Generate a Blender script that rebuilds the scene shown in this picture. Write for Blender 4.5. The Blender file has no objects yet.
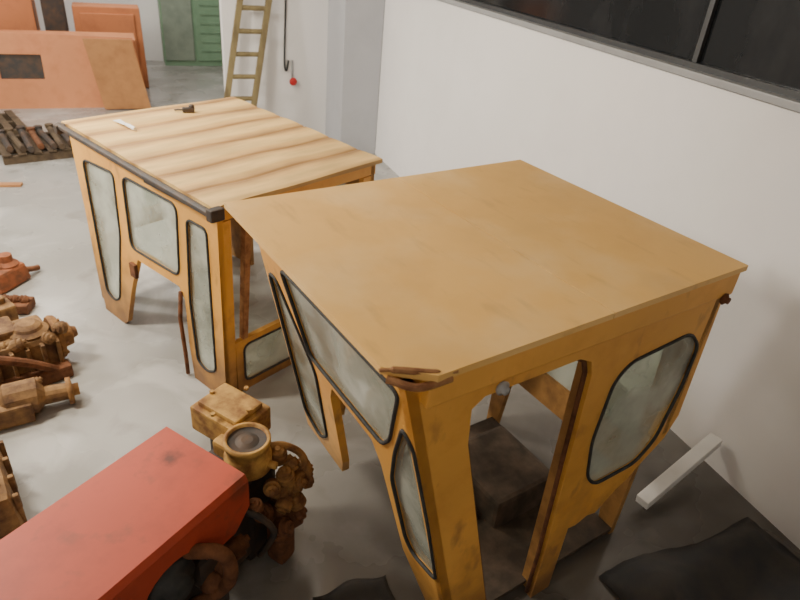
import bpy, bmesh, math, random
from mathutils import Vector, Matrix
from mathutils.geometry import tessellate_polygon
random.seed(4)
COL=bpy.context.collection

# ------------------------------------------------------------------ materials
def mat(name, base, dark=None, amt=.35, scale=6, rough=.6, metal=0, bump=.0, detail=6, streak=None, spec=.4):
    m=bpy.data.materials.new(name); m.use_nodes=True; nt=m.node_tree
    b=nt.nodes["Principled BSDF"]; b.inputs["Roughness"].default_value=rough; b.inputs["Metallic"].default_value=metal
    b.inputs["Specular IOR Level"].default_value=spec
    if dark is None: dark=tuple(c*.6 for c in base)
    tc=nt.nodes.new("ShaderNodeTexCoord"); mp=nt.nodes.new("ShaderNodeMapping")
    nt.links.new(tc.outputs["Object"],mp.inputs[0])
    if streak: mp.inputs["Scale"].default_value=streak
    n=nt.nodes.new("ShaderNodeTexNoise"); n.inputs["Scale"].default_value=scale; n.inputs["Detail"].default_value=detail; n.inputs["Roughness"].default_value=.6
    nt.links.new(mp.outputs[0],n.inputs[0])
    r=nt.nodes.new("ShaderNodeValToRGB")
    c=.5+(.5-amt)*.45
    r.color_ramp.elements[0].position=max(0,c-.12); r.color_ramp.elements[0].color=(*base,1)
    r.color_ramp.elements[1].position=min(1,c+.16); r.color_ramp.elements[1].color=(*dark,1)
    nt.links.new(n.outputs[0],r.inputs[0])
    n2=nt.nodes.new("ShaderNodeTexNoise"); n2.inputs["Scale"].default_value=scale*.25; n2.inputs["Detail"].default_value=2
    nt.links.new(mp.outputs[0],n2.inputs[0])
    mr=nt.nodes.new("ShaderNodeMapRange"); mr.inputs[1].default_value=.3; mr.inputs[2].default_value=.7; mr.inputs[3].default_value=.86; mr.inputs[4].default_value=1.1
    nt.links.new(n2.outputs[0],mr.inputs[0])
    mx=nt.nodes.new("ShaderNodeMix"); mx.data_type='RGBA'; mx.blend_type='MULTIPLY'; mx.inputs[0].default_value=1
    nt.links.new(r.outputs[0],mx.inputs[6]); nt.links.new(mr.outputs[0],mx.inputs[7])
    nt.links.new(mx.outputs[2],b.inputs["Base Color"])
    if bump:
        bp=nt.nodes.new("ShaderNodeBump"); bp.inputs["Strength"].default_value=bump; bp.inputs["Distance"].default_value=.01
        nt.links.new(n.outputs[0],bp.inputs["Height"]); nt.links.new(bp.outputs[0],b.inputs["Normal"])
    return m
def overlay(m,col,scale,lo,hi,stretch=(1,1,1),strength=.7,detail=8,loc=(3.1,1.7,.4)):
    nt=m.node_tree; b=nt.nodes["Principled BSDF"]; src=b.inputs["Base Color"].links[0].from_socket
    tc=nt.nodes.new("ShaderNodeTexCoord"); mp=nt.nodes.new("ShaderNodeMapping"); mp.inputs["Scale"].default_value=stretch; mp.inputs["Location"].default_value=loc
    n=nt.nodes.new("ShaderNodeTexNoise"); n.inputs["Scale"].default_value=scale; n.inputs["Detail"].default_value=detail
    mr=nt.nodes.new("ShaderNodeMapRange"); mr.inputs[1].default_value=lo; mr.inputs[2].default_value=hi; mr.inputs[3].default_value=0; mr.inputs[4].default_value=strength
    mx=nt.nodes.new("ShaderNodeMix"); mx.data_type='RGBA'; mx.inputs[7].default_value=(*col,1)
    nt.links.new(tc.outputs["Object"],mp.inputs[0]); nt.links.new(mp.outputs[0],n.inputs[0]); nt.links.new(n.outputs[0],mr.inputs[0]); nt.links.new(mr.outputs[0],mx.inputs[0])
    nt.links.new(src,mx.inputs[6]); nt.links.new(mx.outputs[2],b.inputs["Base Color"])
def scuff(m,col,center,rad,strength):
    nt=m.node_tree; b=nt.nodes["Principled BSDF"]; src=b.inputs["Base Color"].links[0].from_socket
    tc=nt.nodes.new("ShaderNodeTexCoord"); vd=nt.nodes.new("ShaderNodeVectorMath"); vd.operation='DISTANCE'; vd.inputs[1].default_value=center; nt.links.new(tc.outputs["Object"],vd.inputs[0])
    n=nt.nodes.new("ShaderNodeTexNoise"); n.inputs["Scale"].default_value=25; n.inputs["Detail"].default_value=5; nt.links.new(tc.outputs["Object"],n.inputs[0])
    ma=nt.nodes.new("ShaderNodeMath"); ma.operation='MULTIPLY_ADD'; ma.inputs[1].default_value=rad*1.2; nt.links.new(n.outputs[0],ma.inputs[0]); nt.links.new(vd.outputs["Value"],ma.inputs[2])
    mr=nt.nodes.new("ShaderNodeMapRange"); mr.inputs[1].default_value=rad*.8; mr.inputs[2].default_value=rad*1.5; mr.inputs[3].default_value=strength; mr.inputs[4].default_value=0; nt.links.new(ma.outputs[0],mr.inputs[0])
    mx=nt.nodes.new("ShaderNodeMix"); mx.data_type='RGBA'; mx.inputs[7].default_value=(*col,1)
    nt.links.new(mr.outputs[0],mx.inputs[0]); nt.links.new(src,mx.inputs[6]); nt.links.new(mx.outputs[2],b.inputs["Base Color"])
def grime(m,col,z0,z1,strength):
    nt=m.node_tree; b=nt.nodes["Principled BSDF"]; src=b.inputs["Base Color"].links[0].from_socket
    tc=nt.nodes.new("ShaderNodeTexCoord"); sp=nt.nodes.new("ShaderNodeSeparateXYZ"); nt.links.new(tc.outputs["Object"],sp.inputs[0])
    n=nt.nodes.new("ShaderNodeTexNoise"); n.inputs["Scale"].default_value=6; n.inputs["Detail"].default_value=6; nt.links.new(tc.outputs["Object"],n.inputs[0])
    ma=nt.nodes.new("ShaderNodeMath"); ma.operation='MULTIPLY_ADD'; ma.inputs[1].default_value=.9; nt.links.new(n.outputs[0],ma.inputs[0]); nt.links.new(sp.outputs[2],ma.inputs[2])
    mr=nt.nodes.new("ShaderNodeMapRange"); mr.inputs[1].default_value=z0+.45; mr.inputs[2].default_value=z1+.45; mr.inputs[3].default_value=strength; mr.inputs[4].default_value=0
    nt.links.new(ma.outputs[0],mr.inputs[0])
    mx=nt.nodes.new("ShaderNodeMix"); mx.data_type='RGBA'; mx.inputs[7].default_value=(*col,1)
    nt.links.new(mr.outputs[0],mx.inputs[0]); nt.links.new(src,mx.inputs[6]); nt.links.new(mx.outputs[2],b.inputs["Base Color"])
def glassmat(name,col,alpha,rough=.08):
    m=bpy.data.materials.new(name); m.use_nodes=True; nt=m.node_tree; nt.nodes.clear()
    o=nt.nodes.new("ShaderNodeOutputMaterial"); p=nt.nodes.new("ShaderNodeBsdfPrincipled"); t=nt.nodes.new("ShaderNodeBsdfTransparent"); mx=nt.nodes.new("ShaderNodeMixShader")
    tc=nt.nodes.new("ShaderNodeTexCoord"); n=nt.nodes.new("ShaderNodeTexNoise"); n.inputs["Scale"].default_value=3; n.inputs["Detail"].default_value=5; nt.links.new(tc.outputs["Object"],n.inputs[0])
    mr=nt.nodes.new("ShaderNodeMapRange"); mr.inputs[1].default_value=.36; mr.inputs[2].default_value=.62; mr.inputs[3].default_value=max(.05,alpha-.25); mr.inputs[4].default_value=min(1,alpha+.25)
    nt.links.new(n.outputs[0],mr.inputs[0]); nt.links.new(mr.outputs[0],mx.inputs[0])
    p.inputs["Base Color"].default_value=(*col,1); p.inputs["Roughness"].default_value=rough; p.inputs["Specular IOR Level"].default_value=.9
    t.inputs[0].default_value=(.88,.92,.88,1)
    nt.links.new(t.outputs[0],mx.inputs[1]); nt.links.new(p.outputs[0],mx.inputs[2]); nt.links.new(mx.outputs[0],o.inputs[0])
    return m
M={}
M['roof']=mat("ochre_roof_paint",(.88,.54,.17),(.80,.47,.135),.3,2.2,.38,bump=.02)
overlay(M['roof'],(.50,.27,.09),14,.58,.74,(1,.25,1),.35); overlay(M['roof'],(.90,.66,.32),2.0,.50,.68,(1,1,1),.5); overlay(M['roof'],(.62,.36,.12),1.6,.56,.75,(1,1,1),.4,loc=(9,2,1))
M['yel']=mat("cab_yellow_paint",(.82,.42,.09),(.70,.33,.065),.3,5,.45,bump=.04)
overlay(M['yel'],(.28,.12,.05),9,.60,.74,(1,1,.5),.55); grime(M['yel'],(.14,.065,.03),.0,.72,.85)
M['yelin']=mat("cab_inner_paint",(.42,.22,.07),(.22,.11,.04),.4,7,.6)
M['rust']=mat("rust",(.20,.08,.035),(.09,.035,.015),.5,14,.85,bump=.3)
M['rustl']=mat("worn_rust_edge",(.40,.20,.085),(.20,.08,.035),.5,16,.8,bump=.2)
M['rustyel']=mat("rusty_yellow",(.56,.33,.09),(.22,.10,.035),.5,11,.75,bump=.3)
M['rustpump']=mat("rusty_pump_paint",(.36,.19,.06),(.14,.06,.025),.55,12,.8,bump=.3)
M['rustheap']=mat("rusty_brown_yellow",(.30,.17,.065),(.10,.05,.025),.55,10,.8,bump=.3)
M['rustor']=mat("rusty_orange_casting",(.38,.12,.045),(.15,.06,.03),.5,10,.8,bump=.3)
M['plate']=mat("shade_dark_cab_floor",(.05,.038,.028),(.12,.085,.06),.45,6,.8)  # floor plate tone, darkened to include the shade inside the cab
M['rubber']=mat("black_rubber",(.030,.032,.033),(.05,.05,.048),.5,20,.7)
M['glass']=glassmat("dusty_cab_glass",(.62,.65,.57),.46)
M['orange']=mat("hood_red_orange",(.52,.075,.034),(.40,.058,.028),.3,5,.5)
overlay(M['orange'],(.22,.06,.035),9,.60,.72,(1,1,1),.5)
M['orange2']=mat("orange_panel_paint",(.70,.29,.13),(.58,.22,.095),.3,3,.6)
M['orange3']=mat("deep_orange_paint",(.58,.22,.09),(.44,.16,.07),.3,3,.6)
M['brown']=mat("brown_orange_sheet",(.50,.24,.09),(.38,.17,.065),.4,4,.6)
M['dark']=mat("dark_steel",(.045,.04,.038),(.10,.06,.035),.4,9,.6)
M['green']=mat("green_paint",(.22,.36,.23),(.17,.29,.18),.4,3,.5)
M['greyg']=mat("grey_green_panel",(.28,.34,.27),(.2,.25,.2),.4,3,.5)
M['wood']=mat("ladder_wood",(.24,.19,.09),(.12,.09,.045),.4,8,.7,streak=(1,1,.2))
M['oldwood']=mat("old_wood",(.12,.085,.05),(.06,.04,.025),.5,8,.8)
M['white']=mat("white_paint",(.85,.85,.83),(.75,.75,.72),.3,5,.5)
M['wall']=mat("white_wall_plaster",(.88,.865,.855),(.83,.815,.805),.3,1.2,.7)
M['pillar']=mat("grey_pillar_plaster",(.50,.51,.54),(.44,.45,.48),.3,1.2,.8)
M['red']=mat("red_plastic",(.6,.03,.03),(.4,.02,.02),.3,5,.4)
M['frame']=mat("window_frame_metal",(.36,.37,.38),(.30,.31,.32),.3,5,.4)
M['framed']=mat("dark_window_metal",(.06,.065,.07),(.05,.05,.055),.3,5,.4)
M['night']=mat("night_glass",(.010,.012,.014),(.035,.037,.04),.35,1.5,.12,spec=.35,streak=(1,1,.5))
M['mat']=mat("black_sheet",(.03,.03,.032),(.055,.048,.04),.4,4,.7)
m=bpy.data.materials.new("ribbed_roof_paint"); m.use_nodes=True; nt=m.node_tree; b=nt.nodes["Principled BSDF"]; b.inputs["Roughness"].default_value=.55
tc=nt.nodes.new("ShaderNodeTexCoord"); mp=nt.nodes.new("ShaderNodeMapping"); nt.links.new(tc.outputs["Object"],mp.inputs[0])
wv=nt.nodes.new("ShaderNodeTexWave"); wv.wave_type='BANDS'; wv.bands_direction='Y'; wv.inputs["Scale"].default_value=.889; wv.inputs["Distortion"].default_value=1.5; wv.inputs["Detail"].default_value=3; wv.inputs["Detail Scale"].default_value=1.6; wv.inputs["Phase Offset"].default_value=1.4
nt.links.new(mp.outputs[0],wv.inputs[0])
rp=nt.nodes.new("ShaderNodeValToRGB"); e=rp.color_ramp.elements; e[0].position=.0; e[0].color=(.38,.21,.075,1); e[1].position=.85; e[1].color=(.74,.50,.19,1)
x=e.new(.14); x.color=(.52,.31,.11,1); x=e.new(.45); x.color=(.65,.41,.145,1)
nt.links.new(wv.outputs[1],rp.inputs[0])
mp2=nt.nodes.new("ShaderNodeMapping"); mp2.inputs["Scale"].default_value=(.8,4,1); nt.links.new(tc.outputs["Object"],mp2.inputs[0])
n=nt.nodes.new("ShaderNodeTexNoise"); n.inputs["Scale"].default_value=3; n.inputs["Detail"].default_value=4; nt.links.new(mp2.outputs[0],n.inputs[0])
mr=nt.nodes.new("ShaderNodeMapRange"); mr.inputs[1].default_value=.3; mr.inputs[2].default_value=.7; mr.inputs[3].default_value=.76; mr.inputs[4].default_value=1.08; nt.links.new(n.outputs[0],mr.inputs[0])
mx=nt.nodes.new("ShaderNodeMix"); mx.data_type='RGBA'; mx.blend_type='MULTIPLY'; mx.inputs[0].default_value=1; nt.links.new(rp.outputs[0],mx.inputs[6]); nt.links.new(mr.outputs[0],mx.inputs[7]); nt.links.new(mx.outputs[2],b.inputs["Base Color"])
M['rib']=m
fm=bpy.data.materials.new("concrete_floor"); fm.use_nodes=True; nt=fm.node_tree; b=nt.nodes["Principled BSDF"]
tc=nt.nodes.new("ShaderNodeTexCoord")
def noise(s,d,dist=0):
    n=nt.nodes.new("ShaderNodeTexNoise"); n.inputs["Scale"].default_value=s; n.inputs["Detail"].default_value=d; n.inputs["Distortion"].default_value=dist; nt.links.new(tc.outputs["Object"],n.inputs[0]); return n
n1=noise(.5,5,.3); r1=nt.nodes.new("ShaderNodeValToRGB"); r1.color_ramp.elements[0].position=.35; r1.color_ramp.elements[0].color=(.29,.285,.265,1); r1.color_ramp.elements[1].position=.65; r1.color_ramp.elements[1].color=(.39,.385,.365,1)
nt.links.new(n1.outputs[0],r1.inputs[0])
n2=noise(1.3,5,.9); r2=nt.nodes.new("ShaderNodeValToRGB"); r2.color_ramp.elements[0].position=.52; r2.color_ramp.elements[0].color=(0,0,0,1); r2.color_ramp.elements[1].position=.64; r2.color_ramp.elements[1].color=(1,1,1,1)
nt.links.new(n2.outputs[0],r2.inputs[0])
mx=nt.nodes.new("ShaderNodeMix"); mx.data_type='RGBA'; mx.inputs[7].default_value=(.56,.555,.53,1)
mm=nt.nodes.new("ShaderNodeMath"); mm.operation='MULTIPLY'; mm.inputs[1].default_value=.55
nt.links.new(r2.outputs[0],mm.inputs[0]); nt.links.new(mm.outputs[0],mx.inputs[0]); nt.links.new(r1.outputs[0],mx.inputs[6])
n4=noise(2.3,6,.6); r4=nt.nodes.new("ShaderNodeMapRange"); r4.inputs[1].default_value=.58; r4.inputs[2].default_value=.74; r4.inputs[3].default_value=0; r4.inputs[4].default_value=.5
mx4=nt.nodes.new("ShaderNodeMix"); mx4.data_type='RGBA'; mx4.inputs[7].default_value=(.17,.15,.125,1)
nt.links.new(n4.outputs[0],r4.inputs[0]); nt.links.new(r4.outputs[0],mx4.inputs[0]); nt.links.new(mx.outputs[2],mx4.inputs[6])
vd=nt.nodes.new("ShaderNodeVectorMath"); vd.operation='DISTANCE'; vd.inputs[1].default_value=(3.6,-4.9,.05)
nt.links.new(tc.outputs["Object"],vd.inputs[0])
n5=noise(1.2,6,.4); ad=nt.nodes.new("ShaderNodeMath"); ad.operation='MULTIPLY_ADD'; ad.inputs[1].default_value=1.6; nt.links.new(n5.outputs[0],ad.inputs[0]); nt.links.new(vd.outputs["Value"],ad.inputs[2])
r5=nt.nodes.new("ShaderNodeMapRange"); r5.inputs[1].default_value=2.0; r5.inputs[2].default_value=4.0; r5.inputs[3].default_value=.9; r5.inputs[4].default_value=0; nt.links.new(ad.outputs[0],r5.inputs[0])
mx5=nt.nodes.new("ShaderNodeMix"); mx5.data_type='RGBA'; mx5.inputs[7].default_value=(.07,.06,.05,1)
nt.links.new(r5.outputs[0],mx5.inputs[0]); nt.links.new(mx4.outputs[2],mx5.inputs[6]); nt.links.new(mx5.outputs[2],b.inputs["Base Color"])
n3=noise(1.1,4); mr=nt.nodes.new("ShaderNodeMapRange"); mr.inputs[1].default_value=.38; mr.inputs[2].default_value=.62; mr.inputs[3].default_value=.14; mr.inputs[4].default_value=.42
nt.links.new(n3.outputs[0],mr.inputs[0]); nt.links.new(mr.outputs[0],b.inputs["Roughness"])
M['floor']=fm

# ------------------------------------------------------------------ helpers
def finish(name,bm,m,parent=None,smooth=False,label=None):
    bmesh.ops.remove_doubles(bm,verts=bm.verts,dist=1e-5)
    bmesh.ops.recalc_face_normals(bm,faces=bm.faces)
    me=bpy.data.meshes.new(name); bm.to_mesh(me); bm.free()
    if smooth:
        for p in me.polygons: p.use_smooth=True
    me.materials.append(m)
    o=bpy.data.objects.new(name,me); COL.objects.link(o)
    if parent: o.parent=parent
    if label: o["label"]=label
    return o
def thing(o,label,cat,group=None):
    o["label"]=label; o["category"]=cat
    if group: o["group"]=group
    return o
def empty(name,loc,rot,label,cat,scale=1):
    o=bpy.data.objects.new(name,None); COL.objects.link(o); o.location=loc; o.rotation_euler=(0,0,rot); o.empty_display_size=.1; o.scale=(scale,)*3
    return thing(o,label,cat)
def merge(bm,g):
    me=bpy.data.meshes.new("tmp"); g.to_mesh(me); g.free(); bm.from_mesh(me); bpy.data.meshes.remove(me)
def add_box(bm,c,s,R=None,bev=.0,taper=1):
    g=bmesh.new(); bmesh.ops.create_cube(g,size=1)
    for v in g.verts:
        k=taper if v.co.z>0 else 1
        v.co=Vector((v.co.x*s[0]*k,v.co.y*s[1]*k,v.co.z*s[2]))
    if bev: bmesh.ops.bevel(g,geom=list(g.edges),offset=bev,segments=2,affect='EDGES',profile=.6)
    mtx=Matrix.Translation(c)@(R.to_4x4() if R else Matrix.Identity(4))
    g.transform(mtx); merge(bm,g)
def add_tube(bm,pts,r,seg=10,closed=False,caps=True):
    pts=[Vector(p) for p in pts]; n=len(pts); rings=[]
    rr=r if isinstance(r,(list,tuple)) else [r]*n
    up=None
    for i,p in enumerate(pts):
        a=pts[i-1] if (i>0 or closed) else p; c=pts[(i+1)%n] if (i<n-1 or closed) else p
        t=(c-a).normalized()
        if up is None: up=t.orthogonal().normalized()
        up=(up-up.dot(t)*t)
        up=up.normalized() if up.length>1e-6 else t.orthogonal().normalized()
        s=t.cross(up)
        rings.append([bm.verts.new(p+(up*math.cos(k*2*math.pi/seg)+s*math.sin(k*2*math.pi/seg))*rr[i]) for k in range(seg)])
    for i in range(n if closed else n-1):
        A=rings[i];B=rings[(i+1)%n]
        for k in range(seg): bm.faces.new((A[k],A[(k+1)%seg],B[(k+1)%seg],B[k]))
    if not closed and caps:
        bm.faces.new(rings[0]); bm.faces.new(rings[-1])
def smoothpath(pts,n=6):
    P=[Vector(p) for p in pts]; P=[P[0]*2-P[1]]+P+[P[-1]*2-P[-2]]; out=[]
    for i in range(1,len(P)-2):
        for j in range(n):
            t=j/n; a,b,c,d=P[i-1],P[i],P[i+1],P[i+2]
            out.append(.5*((2*b)+(c-a)*t+(2*a-5*b+4*c-d)*t*t+(3*b-a-3*c+d)*t**3))
    out.append(P[-2]); return out
def add_lathe(bm,prof,mtx=None,seg=28):
    g=bmesh.new(); rings=[]
    for r,z in prof: rings.append([g.verts.new((max(r,1e-4)*math.cos(k*2*math.pi/seg),max(r,1e-4)*math.sin(k*2*math.pi/seg),z)) for k in range(seg)])
    for A,B in zip(rings,rings[1:]):
        for k in range(seg): g.faces.new((A[k],A[(k+1)%seg],B[(k+1)%seg],B[k]))
    g.faces.new(rings[0]); g.faces.new(rings[-1])
    if mtx: g.transform(mtx)
    merge(bm,g)
def rnd(pts,r,n=5):
    pts=[Vector(p) for p in pts]; out=[]; N=len(pts)
    for i,p in enumerate(pts):
        a=pts[i-1]-p; c=pts[(i+1)%N]-p; k=min(r,a.length*.45,c.length*.45)
        A=p+a.normalized()*k; B=p+c.normalized()*k
        for j in range(n+1):
            t=j/n; out.append(A*(1-t)**2+p*2*t*(1-t)+B*t*t)
    return [(q.x,q.y) for q in out]
def ccw(p):
    a=sum(p[i-1][0]*p[i][1]-p[i][0]*p[i-1][1] for i in range(len(p)))
    return p if a>0 else p[::-1]
def add_panel(bm,outline,holes,fn,th):
    loops=[ccw(list(outline))]+[ccw(list(h))[::-1] for h in holes]
    flat=[p for l in loops for p in l]
    tris=tessellate_polygon([[Vector((p[0],p[1],0)) for p in l] for l in loops])
    F=[bm.verts.new(fn(p[0],p[1],0)) for p in flat]; B=[bm.verts.new(fn(p[0],p[1],th)) for p in flat]
    for t in tris:
        try: bm.faces.new([F[i] for i in t]); bm.faces.new([B[i] for i in reversed(t)])
        except Exception: pass
    k=0
    for l in loops:
        n=len(l)
        for i in range(n):
            a,b=k+i,k+(i+1)%n
            try: bm.faces.new((F[a],F[b],B[b],B[a]))
            except Exception: pass
        k+=n
def panel(name,outline,holes,fn,th,m,parent,label=None):
    bm=bmesh.new(); add_panel(bm,outline,holes,fn,th); return finish(name,bm,m,parent,label=label)
def window(hole,fn,parent,m=None,w=.012,glass=True,r=.009):
    bm=bmesh.new(); add_tube(bm,[fn(u,v,-.002) for u,v in hole],r,8,closed=True)
    finish("window_seal",bm,M['rubber'],parent,True)
    if glass:
        bm=bmesh.new(); add_panel(bm,hole,[],lambda u,v,q:fn(u,v,w+q),.006)
        finish("window_pane",bm,m or M['glass'],parent)

# ------------------------------------------------------------------ camera
cd=bpy.data.cameras.new("camera"); cd.sensor_width=36; cd.lens=622/800*36; cam=bpy.data.objects.new("camera",cd); COL.objects.link(cam)
cam.location=(0,0,3.15); cam.rotation_euler=(1.02752,-.0854,-.38998); cd.clip_start=.02
cd.dof.use_dof=True; cd.dof.focus_distance=3.2; cd.dof.aperture_fstop=2.6
bpy.context.scene.camera=cam

# ------------------------------------------------------------------ room
def struct(name,c,s,m,bev=0):
    bm=bmesh.new(); add_box(bm,Vector(c),s,bev=bev); o=finish(name,bm,m); o["kind"]="structure"; return o
XW=3.56
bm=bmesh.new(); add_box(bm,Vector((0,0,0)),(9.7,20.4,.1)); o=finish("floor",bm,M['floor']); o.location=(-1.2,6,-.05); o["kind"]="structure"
struct("ceiling",(-1.2,6,4.25),(9.7,20.4,.1),M['wall'])
bm=bmesh.new()
add_box(bm,Vector((XW+.1,2.4,1.21)),(.2,13.2,2.42)); add_box(bm,Vector((XW+.1,2.4,3.95)),(.2,13.2,.5)); add_box(bm,Vector((XW+.1,8.3,3.06)),(.2,1.4,1.28))
o=finish("wall_right",bm,M['wall']); o["kind"]="structure"
struct("wall_far",(-1.2,16.1,2.1),(9.7,.2,4.2),M['wall'])
struct("wall_left",(-6,6,2.1),(.2,20.4,4.2),M['wall'])
struct("wall_near",(-1.2,-4.1,2.1),(9.5,.2,4.2),M['wall'])
struct("wall_back",(2.55,9.9,2.1),(2.26,.2,4.2),M['wall'])
struct("wall_pillar",(3.265,9.4,2.1),(.585,.8,4.2),M['pillar'],bev=.01)
wb=bpy.data.objects.new("window_1",None); COL.objects.link(wb); wb["kind"]="structure"
bm=bmesh.new(); add_box(bm,Vector((XW+.09,1.8,3.06)),(.02,11.6,1.2)); finish("window_glass",bm,M['night'],wb)
bm=bmesh.new(); add_box(bm,Vector((XW+.03,1.8,2.455)),(.14,11.7,.05),bev=.008); finish("window_sill",bm,M['frame'],wb)
bm=bmesh.new()
add_box(bm,Vector((XW+.06,1.8,2.50)),(.06,11.6,.04)); add_box(bm,Vector((XW+.05,1.8,3.66)),(.1,11.7,.08))
for y in (7.58,3.35,-.5): add_box(bm,Vector((XW+.07,y,3.06)),(.04,.04,1.2))
finish("window_frame",bm,M['framed'],wb)

# ------------------------------------------------------------------ front cab
h=1.95
cab=empty("tractor_cab",(.656,1.343,0),math.radians(10.69),"ochre-yellow tractor cab with flat smooth roof standing by the wall","cab")
def xw(z,s=.26,H=h): return .05+s*(H-.05-z)
LW=lambda u,v,w: Vector((xw(v)+w,u,v))
FS=lambda u,v,w: Vector((u,.03+w,v))
def FAR(u,v,w): return Vector((u,1.27+.17*(1.9-v)-w,v))
RE=lambda u,v,w: Vector((1.88-w,u,v))
bm=bmesh.new()
R1=[(0.0,.10),(.14,-.02),(.984,-.015),(.984,1.53),(0.0,1.53)]; R2=[(.989,-.015),(1.92,-.01),(1.91,1.53),(.989,1.53)]
add_panel(bm,R1,[],lambda u,v,w:Vector((u,v,h-w)),.028); add_panel(bm,R2,[],lambda u,v,w:Vector((u,v,h-w)),.028)
add_box(bm,Vector((.97,.77,h-.05)),(1.8,1.4,.05))
finish("roof",bm,M['roof'],cab)
bm=bmesh.new()
add_tube(bm,smoothpath([(-.005,.10,h-.012),(.03,.075,h-.004),(.09,.035,h-.004),(.15,.0,h-.006),(.22,-.018,h-.012)]),[.007]*6+[.012]*13+[.007]*6,8)
add_tube(bm,smoothpath([(.01,.075,h-.035),(.08,.0,h-.04),(.2,-.015,h-.035)]),.014)
finish("roof_corner",bm,M['rustl'],cab,label="rusty bent roof corner")
pN=rnd([(.10,1.64),(.22,1.38),(.31,1.12),(.31,.66),(.26,.58),(.06,.64),(.04,1.10),(.045,1.58)],.05,4)
pC=rnd([(1.04,1.82),(.08,1.83),(.24,1.44),(.33,1.33),(.98,1.34)],.045,4)
pF=rnd([(1.25,1.69),(1.16,1.70),(.98,1.24),(1.14,.60),(1.30,.45),(1.45,.55)],.06,4)
out=[(.03,1.90),(.03,.0),(.16,.0),(.38,.46),(.40,1.12),(.44,1.25),(.80,1.27),(.86,1.16),(1.0,.50),(1.06,.36),(1.52,.36),(1.27,1.90)]
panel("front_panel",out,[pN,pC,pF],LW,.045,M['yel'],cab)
for p in (pN,pC,pF): window(p,LW,cab)
rw=rnd([(1.21,1.50),(1.29,1.58),(1.72,1.61),(1.84,1.50),(1.84,1.25),(1.78,.90),(1.66,.78),(1.34,.78),(1.25,.88),(1.19,1.15)],.06,4)
side=[(.05,1.90),(1.88,1.90),(1.90,1.7),(1.94,1.0),(1.88,.86),(1.70,.71),(1.66,.66),(1.58,.62),(1.45,.50),(1.38,.52),(1.30,.49),(1.24,.50),(1.24,.0),(1.10,.0),(1.10,.35),(1.03,1.60),(1.0,1.68),(.92,1.72),(.42,1.72),(.365,1.68),(.38,1.5),(.71,.30),(.78,.0),(xw(0)+.0,.0)]
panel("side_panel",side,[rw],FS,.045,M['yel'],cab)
window(rw,FS,cab)
bm=bmesh.new()
add_tube(bm,[FS(.80,.03,.03),FS(.72,.30,.03),FS(.39,1.5,.03),FS(.375,1.66,.03),FS(.43,1.71,.03),FS(.92,1.71,.03),FS(.99,1.67,.03),FS(1.02,1.60,.03),FS(1.09,.35,.03),FS(1.09,.03,.03)],.011)
finish("door_seal",bm,M['rust'],cab,True)
bm=bmesh.new()
add_panel(bm,[(.05,1.9),(.37,1.72),(.39,1.5),(.72,.3),(.76,0),(xw(0),0)],[],lambda u,v,w:Vector((u+.02,.075+w,v)),.06)
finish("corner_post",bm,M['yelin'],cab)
bm=bmesh.new()
add_panel(bm,[(1.05,1.9),(1.16,1.9),(1.23,0),(1.12,0)],[],lambda u,v,w:Vector((u,.075+w,v)),.06)
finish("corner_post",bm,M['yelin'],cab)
side2=[(.05,1.90),(1.88,1.90),(1.92,1.0),(1.45,.50),(1.24,.50),(1.24,.40),(1.10,.40),(1.03,1.68),(.44,1.72),(.40,1.5),(.70,.50),(.70,.36),(.46,.36)]
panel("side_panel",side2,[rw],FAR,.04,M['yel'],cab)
window(rw,FAR,cab)
rwin=rnd([(.20,1.66),(1.15,1.66),(1.22,.72),(.16,.72)],.1,5)
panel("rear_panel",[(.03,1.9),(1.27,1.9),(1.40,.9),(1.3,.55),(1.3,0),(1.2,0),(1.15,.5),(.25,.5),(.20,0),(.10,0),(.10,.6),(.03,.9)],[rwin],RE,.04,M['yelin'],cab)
window(rwin,RE,cab)
bm=bmesh.new(); add_panel(bm,[(.72,.10),(1.84,.10),(1.84,1.25),(.95,1.25)],[],lambda u,v,w:Vector((u,v,.03+w)),.03)
add_box(bm,Vector((1.45,.75,.14)),(.55,.60,.20),bev=.03,taper=.9); add_box(bm,Vector((1.05,.80,.09)),(.22,.40,.08),bev=.02)
finish("floor_plate",bm,M['plate'],cab,label="dark brown cab floor with painted-in shade and raised hump")
bm=bmesh.new()
add_box(bm,Vector((1.0,.015,h-.085)),(1.76,.05,.12),bev=.01)
add_box(bm,Vector((1.885,.76,h-.085)),(.04,1.44,.11),bev=.01)
finish("roof_rail",bm,M['yel'],cab)
for u,v,mm_ in ((.45,1.78,'frame'),(1.81,1.80,'rust')):
    bm=bmesh.new()
    add_lathe(bm,[(.0,0),(.026,0),(.03,.01),(.016,.02),(.016,.03),(0,.03)],Matrix.Translation((u,-.008,v))@Matrix.Rotation(math.pi/2,4,'X'),16)
    finish("rail_bolt",bm,M[mm_],cab,True)

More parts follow.
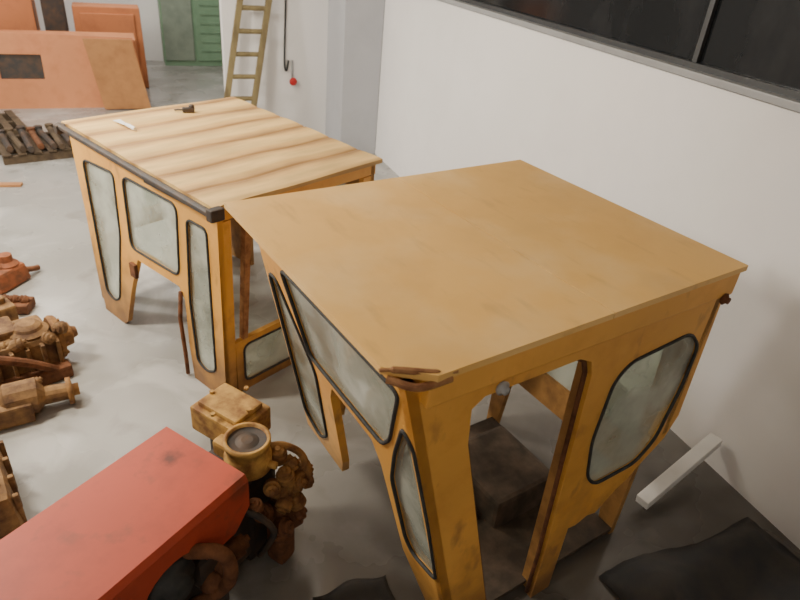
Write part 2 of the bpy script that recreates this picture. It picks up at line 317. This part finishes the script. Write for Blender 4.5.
# ------------------------------------------------------------------ back cab
h2=1.58
cab2=empty("tractor_cab",(.406,3.666,0),math.radians(27.35),"yellow tractor cab with ribbed pale roof and dark front rail","cab")
LB=lambda u,v,w: Vector((.05-.02*(1.53-v)+w,u,v))
FB=lambda u,v,w: Vector((u,.03+w,v))
FB2=lambda u,v,w: Vector((u,1.98-w,v))
RB=lambda u,v,w: Vector((1.52-w,u,v))
bm=bmesh.new()
L=2.12; NY=96
prof=[]
for i in range(NY+1):
    y=L*i/NY; ph=(y%(L/6))/(L/6)
    z=.004 if .08<ph<.62 else (0 if ph<.04 or ph>.66 else .002)
    if .78<ph<.86: z=-.006
    prof.append((y,z))
rows=[]
for j in range(25):
    t=j/24; row=[]
    for y,z in prof:
        k=y/L; x0=.10*k; x1=1.56+.18*k; x=x0+(x1-x0)*t
        yy=y+.008*math.sin(4*t*math.pi+y*3)*(1 if 0<y<L else .3)+ (.04*k*(1-t))
        row.append(bm.verts.new((x,yy-.01,h2-.006+z+.003*math.sin(9*t+y*5))))
    rows.append(row)
low=[[bm.verts.new((v.co.x,v.co.y,h2-.035)) for v in r] for r in rows]
for A,B in zip(rows,rows[1:]):
    for k in range(len(A)-1): bm.faces.new((A[k],A[k+1],B[k+1],B[k]))
for A,B in zip(low,low[1:]):
    for k in range(len(A)-1): bm.faces.new((A[k],B[k],B[k+1],A[k+1]))
for k in range(len(prof)-1):
    bm.faces.new((rows[0][k],low[0][k],low[0][k+1],rows[0][k+1])); bm.faces.new((rows[-1][k],rows[-1][k+1],low[-1][k+1],low[-1][k]))
for j in range(24):
    bm.faces.new((rows[j][0],rows[j+1][0],low[j+1][0],low[j][0])); bm.faces.new((rows[j][-1],low[j][-1],low[j+1][-1],rows[j+1][-1]))
finish("roof",bm,M['rib'],cab2)
bm=bmesh.new()
add_tube(bm,[(-.02,-.06,h2-.03),(-.02,.0,h2-.04),(.02,1.0,h2-.04),(.06,2.12,h2-.03)],.026,10)
add_box(bm,Vector((.0,-.03,h2-.04)),(.10,.06,.08),bev=.01); add_box(bm,Vector((.07,2.1,h2-.05)),(.1,.06,.07),bev=.01)
add_box(bm,Vector((.03,.55,h2-.065)),(.05,.5,.05),bev=.01)
finish("front_rail",bm,M['dark'],cab2,label="dark steel roof front rail")
qN=rnd([(.37,1.36),(.15,1.36),(.14,.22),(.26,.16),(.37,.20),(.41,.70)],.05,4)
qC=rnd([(1.17,1.42),(.48,1.42),(.52,.86),(1.17,.84)],.08,5)
qF=rnd([(1.76,1.38),(1.30,1.40),(1.32,.9),(1.48,.24),(1.58,.18),(1.70,.22)],.06,4)
out2=[(.03,1.54),(.03,0),(.43,.0),(.47,.30),(.475,.68),(.54,.77),(1.10,.76),(1.26,.42),(1.40,.05),(1.46,0),(1.78,0),(1.93,1.54)]
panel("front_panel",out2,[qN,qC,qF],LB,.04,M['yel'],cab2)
for p in (qN,qC,qF): window(p,LB,cab2)
bm=bmesh.new(); add_tube(bm,[LB(.51,.74,-.01),LB(.53,.5,-.02),LB(.50,.2,-.02),LB(.49,.02,-.02)],.016,8); finish("edge_strip",bm,M['rust'],cab2,True)
bm=bmesh.new(); add_box(bm,LB(1.14,.66,-.02),(.03,.08,.12),bev=.006); finish("bracket",bm,M['rust'],cab2)
def postp(o_,m_='yel'): 
    bm=bmesh.new(); add_panel(bm,o_,[],FB,.05); finish("corner_post",bm,M[m_],cab2)
postp([(.05,1.44),(.15,1.44),(.12,0),(.02,0)]); postp([(1.40,1.44),(1.52,1.44),(1.52,0),(1.42,0)])
postp([(.27,1.44),(.32,1.44),(.24,.48),(.20,.48)],'rustl')
bm=bmesh.new(); add_panel(bm,[(.05,1.54),(1.53,1.54),(1.53,1.45),(.05,1.45)],[],FB,.05); finish("roof_rail",bm,M['yel'],cab2)
dw=rnd([(.20,.43),(.95,.43),(.95,.10),(.20,.10)],.06,4)
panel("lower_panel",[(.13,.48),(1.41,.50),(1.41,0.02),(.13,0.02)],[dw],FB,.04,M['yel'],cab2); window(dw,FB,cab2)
ow=rnd([(.5,1.38),(1.35,1.38),(1.35,.75),(.5,.75)],.1,5)
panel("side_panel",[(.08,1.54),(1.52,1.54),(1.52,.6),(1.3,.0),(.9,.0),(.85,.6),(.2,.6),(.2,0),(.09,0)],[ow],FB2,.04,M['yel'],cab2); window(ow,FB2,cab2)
rw2=rnd([(.3,1.38),(1.7,1.38),(1.7,.75),(.3,.75)],.1,5)
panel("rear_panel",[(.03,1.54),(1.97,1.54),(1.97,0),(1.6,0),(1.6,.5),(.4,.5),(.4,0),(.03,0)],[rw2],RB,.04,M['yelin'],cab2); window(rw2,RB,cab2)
def loc2(u,v,z):
    a=math.radians(27.35); return Vector((.406+u*math.cos(a)-v*math.sin(a),3.666+u*math.sin(a)+v*math.cos(a),z))
bm=bmesh.new()
add_tube(bm,[(0,0,.012),(.0,.10,.014),(0,.16,.012)],[.014,.016,.011],8); add_panel(bm,[(-.015,.16),(.015,.16),(.03,.30),(-.03,.30)],[],lambda u,v,w:Vector((u,v,.008+w)),.004)
o=finish("scraper",bm,M['white']); o.location=loc2(.42,1.60,h2+.002); o.rotation_euler=(0,0,math.radians(25)); thing(o,"white-handled scraper lying on the ribbed cab roof","scraper")
bm=bmesh.new()
add_box(bm,Vector((0,0,.02)),(.10,.06,.04),bev=.01); add_lathe(bm,[(0,0),(.025,0),(.025,.04),(.015,.05),(0,.05)],Matrix.Translation((.03,0,.015))); add_tube(bm,[(-.05,0,.02),(-.09,.01,.02),(-.11,.03,.012)],.008)
o=finish("latch_fitting",bm,M['dark']); o.location=loc2(1.06,1.84,h2+.002); thing(o,"small dark metal fitting lying on the ribbed cab roof","metal fitting")

# ------------------------------------------------------------------ engine with hood
a=Vector((-.812,-.583,0)); w=Vector((.583,-.812,0))
ang=math.atan2(a.y,a.x)
eng=empty("tractor_engine",(-.03,2.56,0),ang,"engine unit with red-orange box hood and rusty yellow parts","engine")
sgn=1 if Vector((-a.y,a.x,0)).dot(w)>0 else -1
def E(x,y,z): return Vector((x,y*sgn,z))
scuff(M['orange'],(.07,.025,.02),tuple(E(.13,.20,.90)),.07,.8)
scuff(M['orange'],(.16,.05,.03),tuple(E(.04,.56,.86)),.09,.7)
bm=bmesh.new()
W=.57;ZB=.60;prf=[(0,ZB),(0,.87),(.02,.90),(W-.02,.90),(W,.87),(W,.868)]
ins=[(.012,ZB),(.012,.862),(.028,.888),(W-.028,.888),(W-.012,.864),(W-.012,.862)]
def ring(x,P): return [bm.verts.new(E(x,p[0],p[1])) for p in P]
a0,a1,b0,b1=ring(0,prf),ring(1.7,prf),ring(.0,ins),ring(1.7,ins)
for k in range(5):
    bm.faces.new((a0[k],a0[k+1],a1[k+1],a1[k])); bm.faces.new((b0[k],b1[k],b1[k+1],b0[k+1]))
    bm.faces.new((a0[k],b0[k],b0[k+1],a0[k+1])); bm.faces.new((a1[k],a1[k+1],b1[k+1],b1[k]))
bm.faces.new((a0[0],a1[0],b1[0],b0[0])); bm.faces.new((a0[5],b0[5],b1[5],a1[5]))
arch=[(.62,ZB)]+[(.45+.17*math.cos(t*math.pi/10),ZB+.02+.15*math.sin(t*math.pi/10)) for t in range(11)]+[(.28,ZB)]
arch2=[(1.20,ZB)]+[(1.0+.20*math.cos(t*math.pi/10),ZB+.02+.15*math.sin(t*math.pi/10)) for t in range(11)]+[(.80,ZB)]
sideo=[(0,.866),(0,.70),(.10,ZB),(.28,ZB)]+arch[::-1][1:-1]+[(.62,ZB),(.80,ZB)]+arch2[::-1][1:-1]+[(1.20,ZB),(1.7,ZB),(1.7,.866)]
add_panel(bm,sideo,[],lambda u,v,q:E(u,W-q,v),.012)
finish("hood",bm,M['orange'],eng)
bm=bmesh.new()
add_box(bm,E(.85,W/2-.02,.74),(1.6,W-.14,.26),bev=.03); add_box(bm,E(.85,W/2,.33),(1.4,.40,.50),bev=.04); add_box(bm,E(.85,W/2,.05),(1.5,.42,.10),bev=.02)
for i in range(5): add_box(bm,E(.25+i*.24,W-.08,.48),(.14,.14,.18),bev=.03)
finish("engine_block",bm,M['dark'],eng)
def lump(bm,p,r,sx=1,rot=True,seg=14):
    mt=Matrix.Translation(p)
    if rot: mt=mt@Matrix.Rotation(random.uniform(-1.2,1.2),4,'X')@Matrix.Rotation(random.uniform(-1.2,1.2),4,'Y')
    add_lathe(bm,[(0,-r),(r*.6,-r),(r*.6,-r*.7),(r,-r*.6),(r,r*.3),(r*.75,r*.4),(r*.7,r*.9),(r*.35,r),(r*.3,r*1.3),(0,r*1.3)],mt,seg)
bm=bmesh.new()
add_tube(bm,smoothpath([E(.36,W-.06,.70),E(.33,W+.03,.74),E(.28,W+.08,.72),E(.24,W+.10,.62),E(.24,W+.09,.48),E(.28,W+.02,.36),E(.34,W-.06,.28)]),.034,12)
finish("exhaust_pipe",bm,M['rust'],eng,True,label="rusty curved pipe")
bm=bmesh.new()
add_tube(bm,smoothpath([E(.74,W-.02,.58),E(.74,W+.06,.56),E(.66,W+.10,.46),E(.64,W,.25)]),.026,12)
finish("manifold_pipe",bm,M['rust'],eng,True)
bm=bmesh.new()
for k in range(3): lump(bm,E(.10+k*.08,W+.0,.50-.04*k),.055)
finish("manifold",bm,M['rust'],eng,True)
bm=bmesh.new()
add_lathe(bm,[(0,0),(.10,0),(.12,.02),(.12,.05),(.07,.06),(.07,.10),(.03,.11),(0,.11)],Matrix.Translation(E(.46,W-.06,.62))@Matrix.Rotation(-sgn*math.pi/2,4,'X'))
finish("pulley",bm,M['rubber'],eng,True)
def world2(x,y,z):
    d=Vector((x+.03,y-2.56,0)); return Vector((d.dot(a),d.dot(Vector((-a.y,a.x,0))),z))
bm=bmesh.new()
add_box(bm,world2(.31,2.64,.79),(.26,.34,.16),bev=.012)
add_box(bm,world2(.31,2.64,.885),(.20,.28,.035),bev=.012)
add_box(bm,world2(.33,2.46,.72),(.22,.20,.18),bev=.02)
for dx,dy in ((-.08,.10),(.08,-.10),(.1,.08),(-.1,-.08)): add_lathe(bm,[(0,0),(.014,0),(.014,.015),(0,.015)],Matrix.Translation(world2(.31+dx,2.64+dy,.90)),6)
finish("filter_box",bm,M['rustyel'],eng,label="dirty yellow filter box")
bm=bmesh.new()
add_box(bm,world2(.33,2.62,.36),(.20,.22,.72),bev=.02); add_box(bm,world2(.34,2.44,.34),(.24,.24,.66),bev=.04)
add_box(bm,world2(.20,2.36,.40),(.28,.26,.66),bev=.03)
finish("gear_case",bm,M['dark'],eng)
bm=bmesh.new()
add_lathe(bm,[(0,.70),(.105,.70),(.12,.715),(.12,.79),(.108,.80),(.108,.86),(.118,.865),(.118,.895),(.10,.895),(.098,.86),(0,.85)],Matrix.Translation(world2(.345,2.35,0)))
add_tube(bm,[world2(.43,2.28,.76),world2(.47,2.25,.76)],.02,8)
finish("air_cleaner",bm,M['rustyel'],eng,True)
bm=bmesh.new(); add_lathe(bm,[(0,.853),(.095,.855),(.097,.88),(.06,.875),(.03,.885),(0,.885)],Matrix.Translation(world2(.345,2.35,0))); finish("filter_opening",bm,M['dark'],eng)
bm=bmesh.new()
random.seed(11)
for (x,y,z,r) in ((.50,2.36,.72,.05),(.56,2.34,.66,.045),(.52,2.28,.64,.05),(.63,2.36,.60,.045),(.48,2.28,.56,.055),(.58,2.28,.56,.045),(.44,2.24,.62,.045),(.50,2.22,.50,.045),(.64,2.32,.52,.04),(.57,2.26,.46,.05),(.50,2.44,.68,.045),(.66,2.38,.52,.04)):
    lump(bm,world2(x,y,z),r)
add_tube(bm,smoothpath([world2(.46,2.38,.78),world2(.54,2.38,.76),world2(.63,2.36,.68),world2(.66,2.30,.54)]),.02,10)
add_box(bm,world2(.56,2.31,.55),(.14,.10,.12),bev=.02)
finish("fuel_pump",bm,M['rustpump'],eng)
bm=bmesh.new()
for (x,y,z,r) in ((.56,2.24,.36,.055),(.48,2.18,.38,.05),(.38,2.20,.50,.05),(.34,2.17,.60,.04),(.48,2.22,.28,.055)):
    lump(bm,world2(x,y,z),r)
add_box(bm,world2(.49,2.28,.24),(.12,.12,.46),bev=.03)
finish("pump_drive",bm,M['rust'],eng)
bm=bmesh.new()
add_tube(bm,smoothpath([world2(.28,2.14,.62),world2(.36,2.12,.56),world2(.42,2.12,.44),world2(.40,2.16,.3),world2(.36,2.22,.15)]),.018,10)
finish("hose",bm,M['dark'],eng,True)

# ------------------------------------------------------------------ castings on the floor
random.seed(5)
g=empty("gearbox",(-.98,4.52,0),.35,"rusty yellow gearbox casting lying on the concrete floor","gearbox",1.12)
bm=bmesh.new()
add_box(bm,Vector((0,0,.16)),(.46,.40,.28),bev=.04,taper=.85); add_box(bm,Vector((-.3,.05,.14)),(.3,.34,.26),bev=.04); add_box(bm,Vector((-.1,.05,.30)),(.24,.22,.10),bev=.02)
add_lathe(bm,[(0,0),(.11,0),(.12,.03),(.09,.05),(.08,.07),(.05,.09),(0,.09)],Matrix.Translation((.08,-.04,.28)))
for k in range(6): lump(bm,Vector((-.2+.09*k,-.16+.05*(k%2),.26+.02*(k%3))),.045)
for k in range(5): add_box(bm,Vector((-.16+k*.09,-.19,.16)),(.025,.05,.22),bev=.006)
finish("casing",bm,M['rustheap'],g)
bm=bmesh.new()
add_lathe(bm,[(0,0),(.15,0),(.16,.02),(.15,.05),(.09,.06),(.08,.12),(.045,.13),(.035,.16),(0,.16)],Matrix.Translation((.21,0,.17))@Matrix.Rotation(math.pi/2,4,'Y'))
for k in range(8): add_lathe(bm,[(0,0),(.014,0),(.014,.02),(0,.02)],Matrix.Translation((.26,.125*math.cos(k*.785),.17+.125*math.sin(k*.785)))@Matrix.Rotation(math.pi/2,4,'Y'),6)
finish("flange",bm,M['rustpump'],g,label="bolted round flange")
bm=bmesh.new(); add_tube(bm,smoothpath([(-.3,-.1,.26),(-.2,-.22,.30),(0,-.25,.2),(.15,-.25,.08)]),.03,10); add_box(bm,Vector((.02,-.23,.05)),(.44,.10,.1),bev=.02); finish("bracket",bm,M['rust'],g)
g=empty("axle_housing",(-.92,3.98,0),.15,"rusty brown axle housing lying beside the gearbox","axle housing",1.1)
bm=bmesh.new(); add_tube(bm,[(-.4,0,.10),(-.12,0,.10),(-.08,0,.12),(.08,0,.12),(.12,0,.10),(.26,0,.09)],[.07,.07,.115,.115,.06,.055],14)
for k in range(4): lump(bm,Vector((-.3+k*.13,.03,.19)),.035)
add_box(bm,Vector((-.1,-.08,.08)),(.3,.10,.14),bev=.02)
finish("tube",bm,M['rustheap'],g,False)
bm=bmesh.new(); add_lathe(bm,[(0,0),(.09,0),(.09,.03),(.04,.035),(.04,.07),(0,.07)],Matrix.Translation((.25,0,.09))@Matrix.Rotation(math.pi/2,4,'Y')); finish("hub",bm,M['rustpump'],g,True)
g=empty("cylinder_head",(-1.30,5.05,0),.5,"rusty yellow-brown cylinder head standing behind the gearbox","engine part")
bm=bmesh.new(); add_box(bm,Vector((0,0,.13)),(.5,.22,.24),bev=.02)
for k in range(4): add_lathe(bm,[(0,0),(.035,0),(.035,.06),(.02,.07),(0,.07)],Matrix.Translation((-.18+k*.12,0,.24)))
finish("block",bm,M['rustheap'],g)
g=empty("valve_casting",(-1.10,5.42,0),-.3,"small rusty valve casting beside the cylinder head","machine part")
bm=bmesh.new(); add_box(bm,Vector((0,0,.05)),(.26,.18,.09),bev=.02)
for k in range(3): lump(bm,Vector((-.08+k*.08,.0,.11)),.04)
finish("housing",bm,M['rust'],g)
g=empty("pump_casting",(-1.22,5.9,0),.9,"rusty orange-brown casting lying on the floor","machine part")
bm=bmesh.new(); add_box(bm,Vector((0,0,.10)),(.36,.24,.18),bev=.03,taper=.85); add_lathe(bm,[(0,0),(.09,0),(.10,.03),(.06,.06),(.055,.12),(0,.12)],Matrix.Translation((.05,0,.17)))
for k in range(5): lump(bm,Vector((-.14+.06*k,.08-.04*(k%3),.19)),.045)
finish("housing",bm,M['rustor'],g)
bm=bmesh.new(); add_tube(bm,smoothpath([(-.1,0,.15),(-.2,.04,.18),(-.26,.1,.05)]),.03); finish("pipe",bm,M['rust'],g,True)
bm=bmesh.new(); add_tube(bm,smoothpath([(.12,0,.1),(.24,-.05,.06),(.32,-.06,.04)]),.028); finish("pipe",bm,M['rust'],g,True)
g=empty("transmission_casting",(-1.06,3.12,0),.25,"rough yellow-brown casting lying on the floor","machine part")
bm=bmesh.new(); add_box(bm,Vector((0,0,.16)),(.34,.66,.30),bev=.06,taper=.85)
for k in range(5): lump(bm,Vector((.04*(k%2),-.26+k*.13,.30)),.055)
for k in range(4): add_box(bm,Vector((.165,-.24+k*.16,.15)),(.03,.03,.26),bev=.008)
finish("housing",bm,M['rustheap'],g)
bm=bmesh.new(); add_lathe(bm,[(0,0),(.12,0),(.12,.03),(.06,.04),(.05,.10),(0,.10)],Matrix.Translation((0,.32,.16))@Matrix.Rotation(-math.pi/2,4,'X')); finish("flange",bm,M['rust'],g,True)
bm=bmesh.new(); add_box(bm,Vector((0,0,.015)),(.9,.10,.03),bev=.004)
o=finish("wood_plank",bm,M['brown']); o.location=(-1.75,8.5,0); o.rotation_euler=(0,0,-.15); thing(o,"orange-brown plank lying on the floor","plank")

def pallet(loc,rot,label):
    g=empty("pallet",loc,rot,label,"pallet"); g["group"]="wooden pallets in a row"
    bm=bmesh.new()
    for i in range(6): add_box(bm,Vector((-.45+i*.18,0,.125)),(.10,1.0,.022))
    finish("deck",bm,M['oldwood'],g)
    bm=bmesh.new()
    for y in (-.44,0,.44): add_box(bm,Vector((0,y,.0525+.0)),(1.0,.09,.10))
    finish("runner",bm,M['oldwood'],g); return g
pallet((-1.20,9.80,0),.25,"dark old wooden pallet carrying steel shafts")
pallet((-2.0,10.80,0),.3,"dark old wooden pallet near the orange panels")
for i in range(8):
    bm=bmesh.new(); L=.75+.1*(i%3)
    add_tube(bm,[(0,-L/2,.045),(0,L/2,.045)],.042,10); add_lathe(bm,[(0,0),(.055,0),(.055,.05),(0,.05)],Matrix.Translation((0,L/2-.05,.0551)),12)
    o=finish("shaft",bm,(M['dark'],M['oldwood'],M['dark'],M['rust'])[i%4]); o.location=(-1.57+i*.12,9.66+i*.03,.138); o.rotation_euler=(0,0,.25+.05*math.sin(i*2)); thing(o,"dark rusty steel shaft lying on a wooden pallet","steel shaft","shafts on the pallet")

# ------------------------------------------------------------------ orange machinery at the far end
g=empty("metal_cover",(-.75,12.3,0),0,"salmon-orange sheet metal cover with dark opening on the floor","machine cover")
bm=bmesh.new()
hole=[(-1.05,.46),(-.42,.46),(-.42,.84),(-1.05,.84)]
add_panel(bm,[(-1.6,0),(1.1,0),(1.1,.55),(1.0,1.12),(-1.6,1.18)],[hole],lambda u,v,w:Vector((u,w-.3+.12*v,v)),.05)
add_box(bm,Vector((-.25,.25,.55)),(2.6,.7,1.06),bev=.02)
finish("front_plate",bm,M['orange2'],g)
bm=bmesh.new(); add_panel(bm,hole,[],lambda u,v,w:Vector((u,w-.27+.12*v,v)),.02); finish("opening",bm,M['dark'],g)
bm=bmesh.new()
add_panel(bm,[(.42,.02),(1.16,.02),(.98,1.12),(.24,1.12)],[],lambda u,v,w:Vector((u,w-.48+.12*v,v)),.04)
finish("folded_sheet",bm,M['brown'],g,label="brownish orange folded sheet")
g=empty("machine_hood",(-.55,13.6,0),0,"orange-brown flat machine panels with dark mast behind the cover","machine hood")
bm=bmesh.new()
add_box(bm,Vector((.45,0,.72)),(1.15,.5,1.42),bev=.015,taper=.97); add_box(bm,Vector((-1.2,0,.95)),(1.0,.6,1.9),bev=.02,taper=.96)
add_box(bm,Vector((.45,-.26,.72)),(.9,.04,1.2),bev=.01)
finish("cover",bm,M['orange3'],g)
bm=bmesh.new(); add_box(bm,Vector((-.40,-.2,1.1)),(.36,.3,2.2),bev=.03); finish("mast",bm,M['dark'],g)

g=empty("steel_cabinet",(1.62,15.55,0),0,"green steel cabinet with louvred door against the far wall","cabinet")
bm=bmesh.new(); add_box(bm,Vector((0,.15,1.1)),(1.36,.5,2.2),bev=.01); finish("shell",bm,M['green'],g)
bm=bmesh.new(); add_box(bm,Vector((-.34,-.12,1.12)),(.62,.03,2.0),bev=.008); finish("door",bm,M['greyg'],g)
bm=bmesh.new(); add_box(bm,Vector((.34,-.12,1.12)),(.62,.03,2.0),bev=.008)
for i in range(9): add_box(bm,Vector((.34,-.15,.35+i*.19)),(.42,.025,.05),bev=.005)
finish("door",bm,M['green'],g,label="green louvred door")

g=empty("ladder",(0,0,0),0,"old wooden ladder leaning on the white wall","ladder")
b0,b1,t0,t1=Vector((1.20,9.30,0)),Vector((1.60,9.30,0)),Vector((1.80,9.75,2.75)),Vector((2.20,9.75,2.75))
def beam(bm,p,q,wd,tk):
    d=(q-p); L=d.length; zz=d.normalized(); xx=Vector((1,0,0)); xx=(xx-xx.dot(zz)*zz).normalized(); yy=zz.cross(xx)
    R=Matrix((xx,yy,zz)).transposed(); add_box(bm,(p+q)/2,(wd,tk,L),R,bev=.004)
for p,q in ((b0,t0),(b1,t1)):
    bm=bmesh.new(); beam(bm,p,q,.08,.08); finish("rail",bm,M['wood'],g)
for i in range(9):
    k=(i+.6)/9.2; bm=bmesh.new(); add_tube(bm,[b0.lerp(t0,k),b1.lerp(t1,k)],.034,8); finish("rung",bm,M['wood'],g)
bm=bmesh.new(); add_tube(bm,smoothpath([(2.34,9.775,2.9),(2.33,9.775,2.2),(2.31,9.775,1.6),(2.30,9.775,1.2),(2.33,9.775,1.1),(2.36,9.775,1.25)]),.014,8)
o=finish("cable",bm,M['rubber'],None,True); thing(o,"black cable hanging on the white wall beside the ladder","cable")
g=empty("wall_valve",(2.42,9.8,.95),0,"red round valve on a grey pipe on the white wall","valve")
bm=bmesh.new(); add_lathe(bm,[(0,0),(.05,0),(.06,.02),(.05,.04),(0,.04)],Matrix.Translation((0,-.06,0))@Matrix.Rotation(math.pi/2,4,'X'),16); finish("handwheel",bm,M['red'],g,True)
bm=bmesh.new(); add_tube(bm,[(0,-.02,-.06),(-.0,-.02,.3)],.016); add_lathe(bm,[(0,0),(.03,0),(.03,.05),(0,.05)],Matrix.Translation((0,-.0,0))@Matrix.Rotation(math.pi/2,4,'X'),12); finish("pipe",bm,M['frame'],g,True)

# ------------------------------------------------------------------ lower right clutter
bm=bmesh.new()
p=Vector((2.74,1.86,.10)); q=Vector((3.50,2.04,.27)); d=(q-p); R=d.to_track_quat('X','Z').to_matrix()
add_box(bm,(p+q)/2,(d.length,.09,.07),R,bev=.006)
o=finish("white_beam",bm,M['white']); thing(o,"white painted beam leaning against the wall","beam")
def cloth(name,x0,x1,y0,y1,NX,NY_,amp,label,edge=.1,seed=1,cat="sheet"):
    random.seed(seed); bm=bmesh.new(); gr=[]
    for i in range(NX):
        row=[]
        for j in range(NY_):
            u=i/(NX-1); v=j/(NY_-1)
            ex=edge*math.sin(v*7+seed)*.5*(1 if i in(0,NX-1) else abs(u-.5)*2); ey=edge*math.sin(u*8+seed*2)*.5*(abs(v-.5)*2)
            x=x0+(x1-x0)*u+ex; y=y0+(y1-y0)*v+ey
            z=amp*(1+math.sin(u*9+v*5+seed)*.5+math.sin(v*11-u*4)*.5)*.5*math.sin(min(1,u*6,(1-u)*6)*math.pi/2)*math.sin(min(1,v*6,(1-v)*6)*math.pi/2)
            row.append(bm.verts.new((x,y,.006+z+amp*.08*random.random())))
        gr.append(row)
    for i in range(NX-1):
        for j in range(NY_-1): bm.faces.new((gr[i][j],gr[i+1][j],gr[i+1][j+1],gr[i][j+1]))
    o=finish(name,bm,M['mat'],smooth=True); thing(o,label,cat)
    so=o.modifiers.new("s","SOLIDIFY"); so.thickness=.004; so.offset=1
    return o
cloth("tarpaulin",2.20,3.44,.35,1.56,26,26,.20,"bulky crumpled black sheet on the floor by the wall",.05,3)
cloth("rubber_mat",.60,1.02,1.40,1.98,16,18,.06,"black crumpled rubber mat on the floor under the cab",.04,5,"mat")

# ------------------------------------------------------------------ lights
def area(loc,sx,sy,e,col,rot=(0,0,0)):
    l=bpy.data.lights.new("ceiling_or_fill_light",'AREA'); l.shape='RECTANGLE'; l.size=sx; l.size_y=sy; l.energy=e; l.color=col
    o=bpy.data.objects.new("ceiling_or_fill_light",l); COL.objects.link(o); o.location=loc; o.rotation_euler=rot
    return o
area((-.6,6.2,4.15),1.4,.4,125,(1,.90,.75))
area((-2.2,4.2,4.1),1.4,.4,310,(1,.90,.75),(0,math.radians(-35),0))
area((-3.4,7.2,3.9),1.4,.4,260,(1,.93,.83),(0,math.radians(-55),0))  # added side fill, tilted to brighten the right wall; no fixture there
area((-2.5,11,4.15),2.,.5,110,(1,.94,.86))
area((.4,13.2,4.15),1.2,.4,70,(1,.95,.88))
area((-1.8,-1.6,4.0),1.8,.6,36,(1,.91,.80),(math.radians(35),0,0))  # added fill behind the camera, brightens the near faces; no real lamp
w=bpy.data.worlds.new("world"); bpy.context.scene.world=w; w.use_nodes=True; w.node_tree.nodes["Background"].inputs[0].default_value=(.5,.55,.6,1); w.node_tree.nodes["Background"].inputs[1].default_value=.1
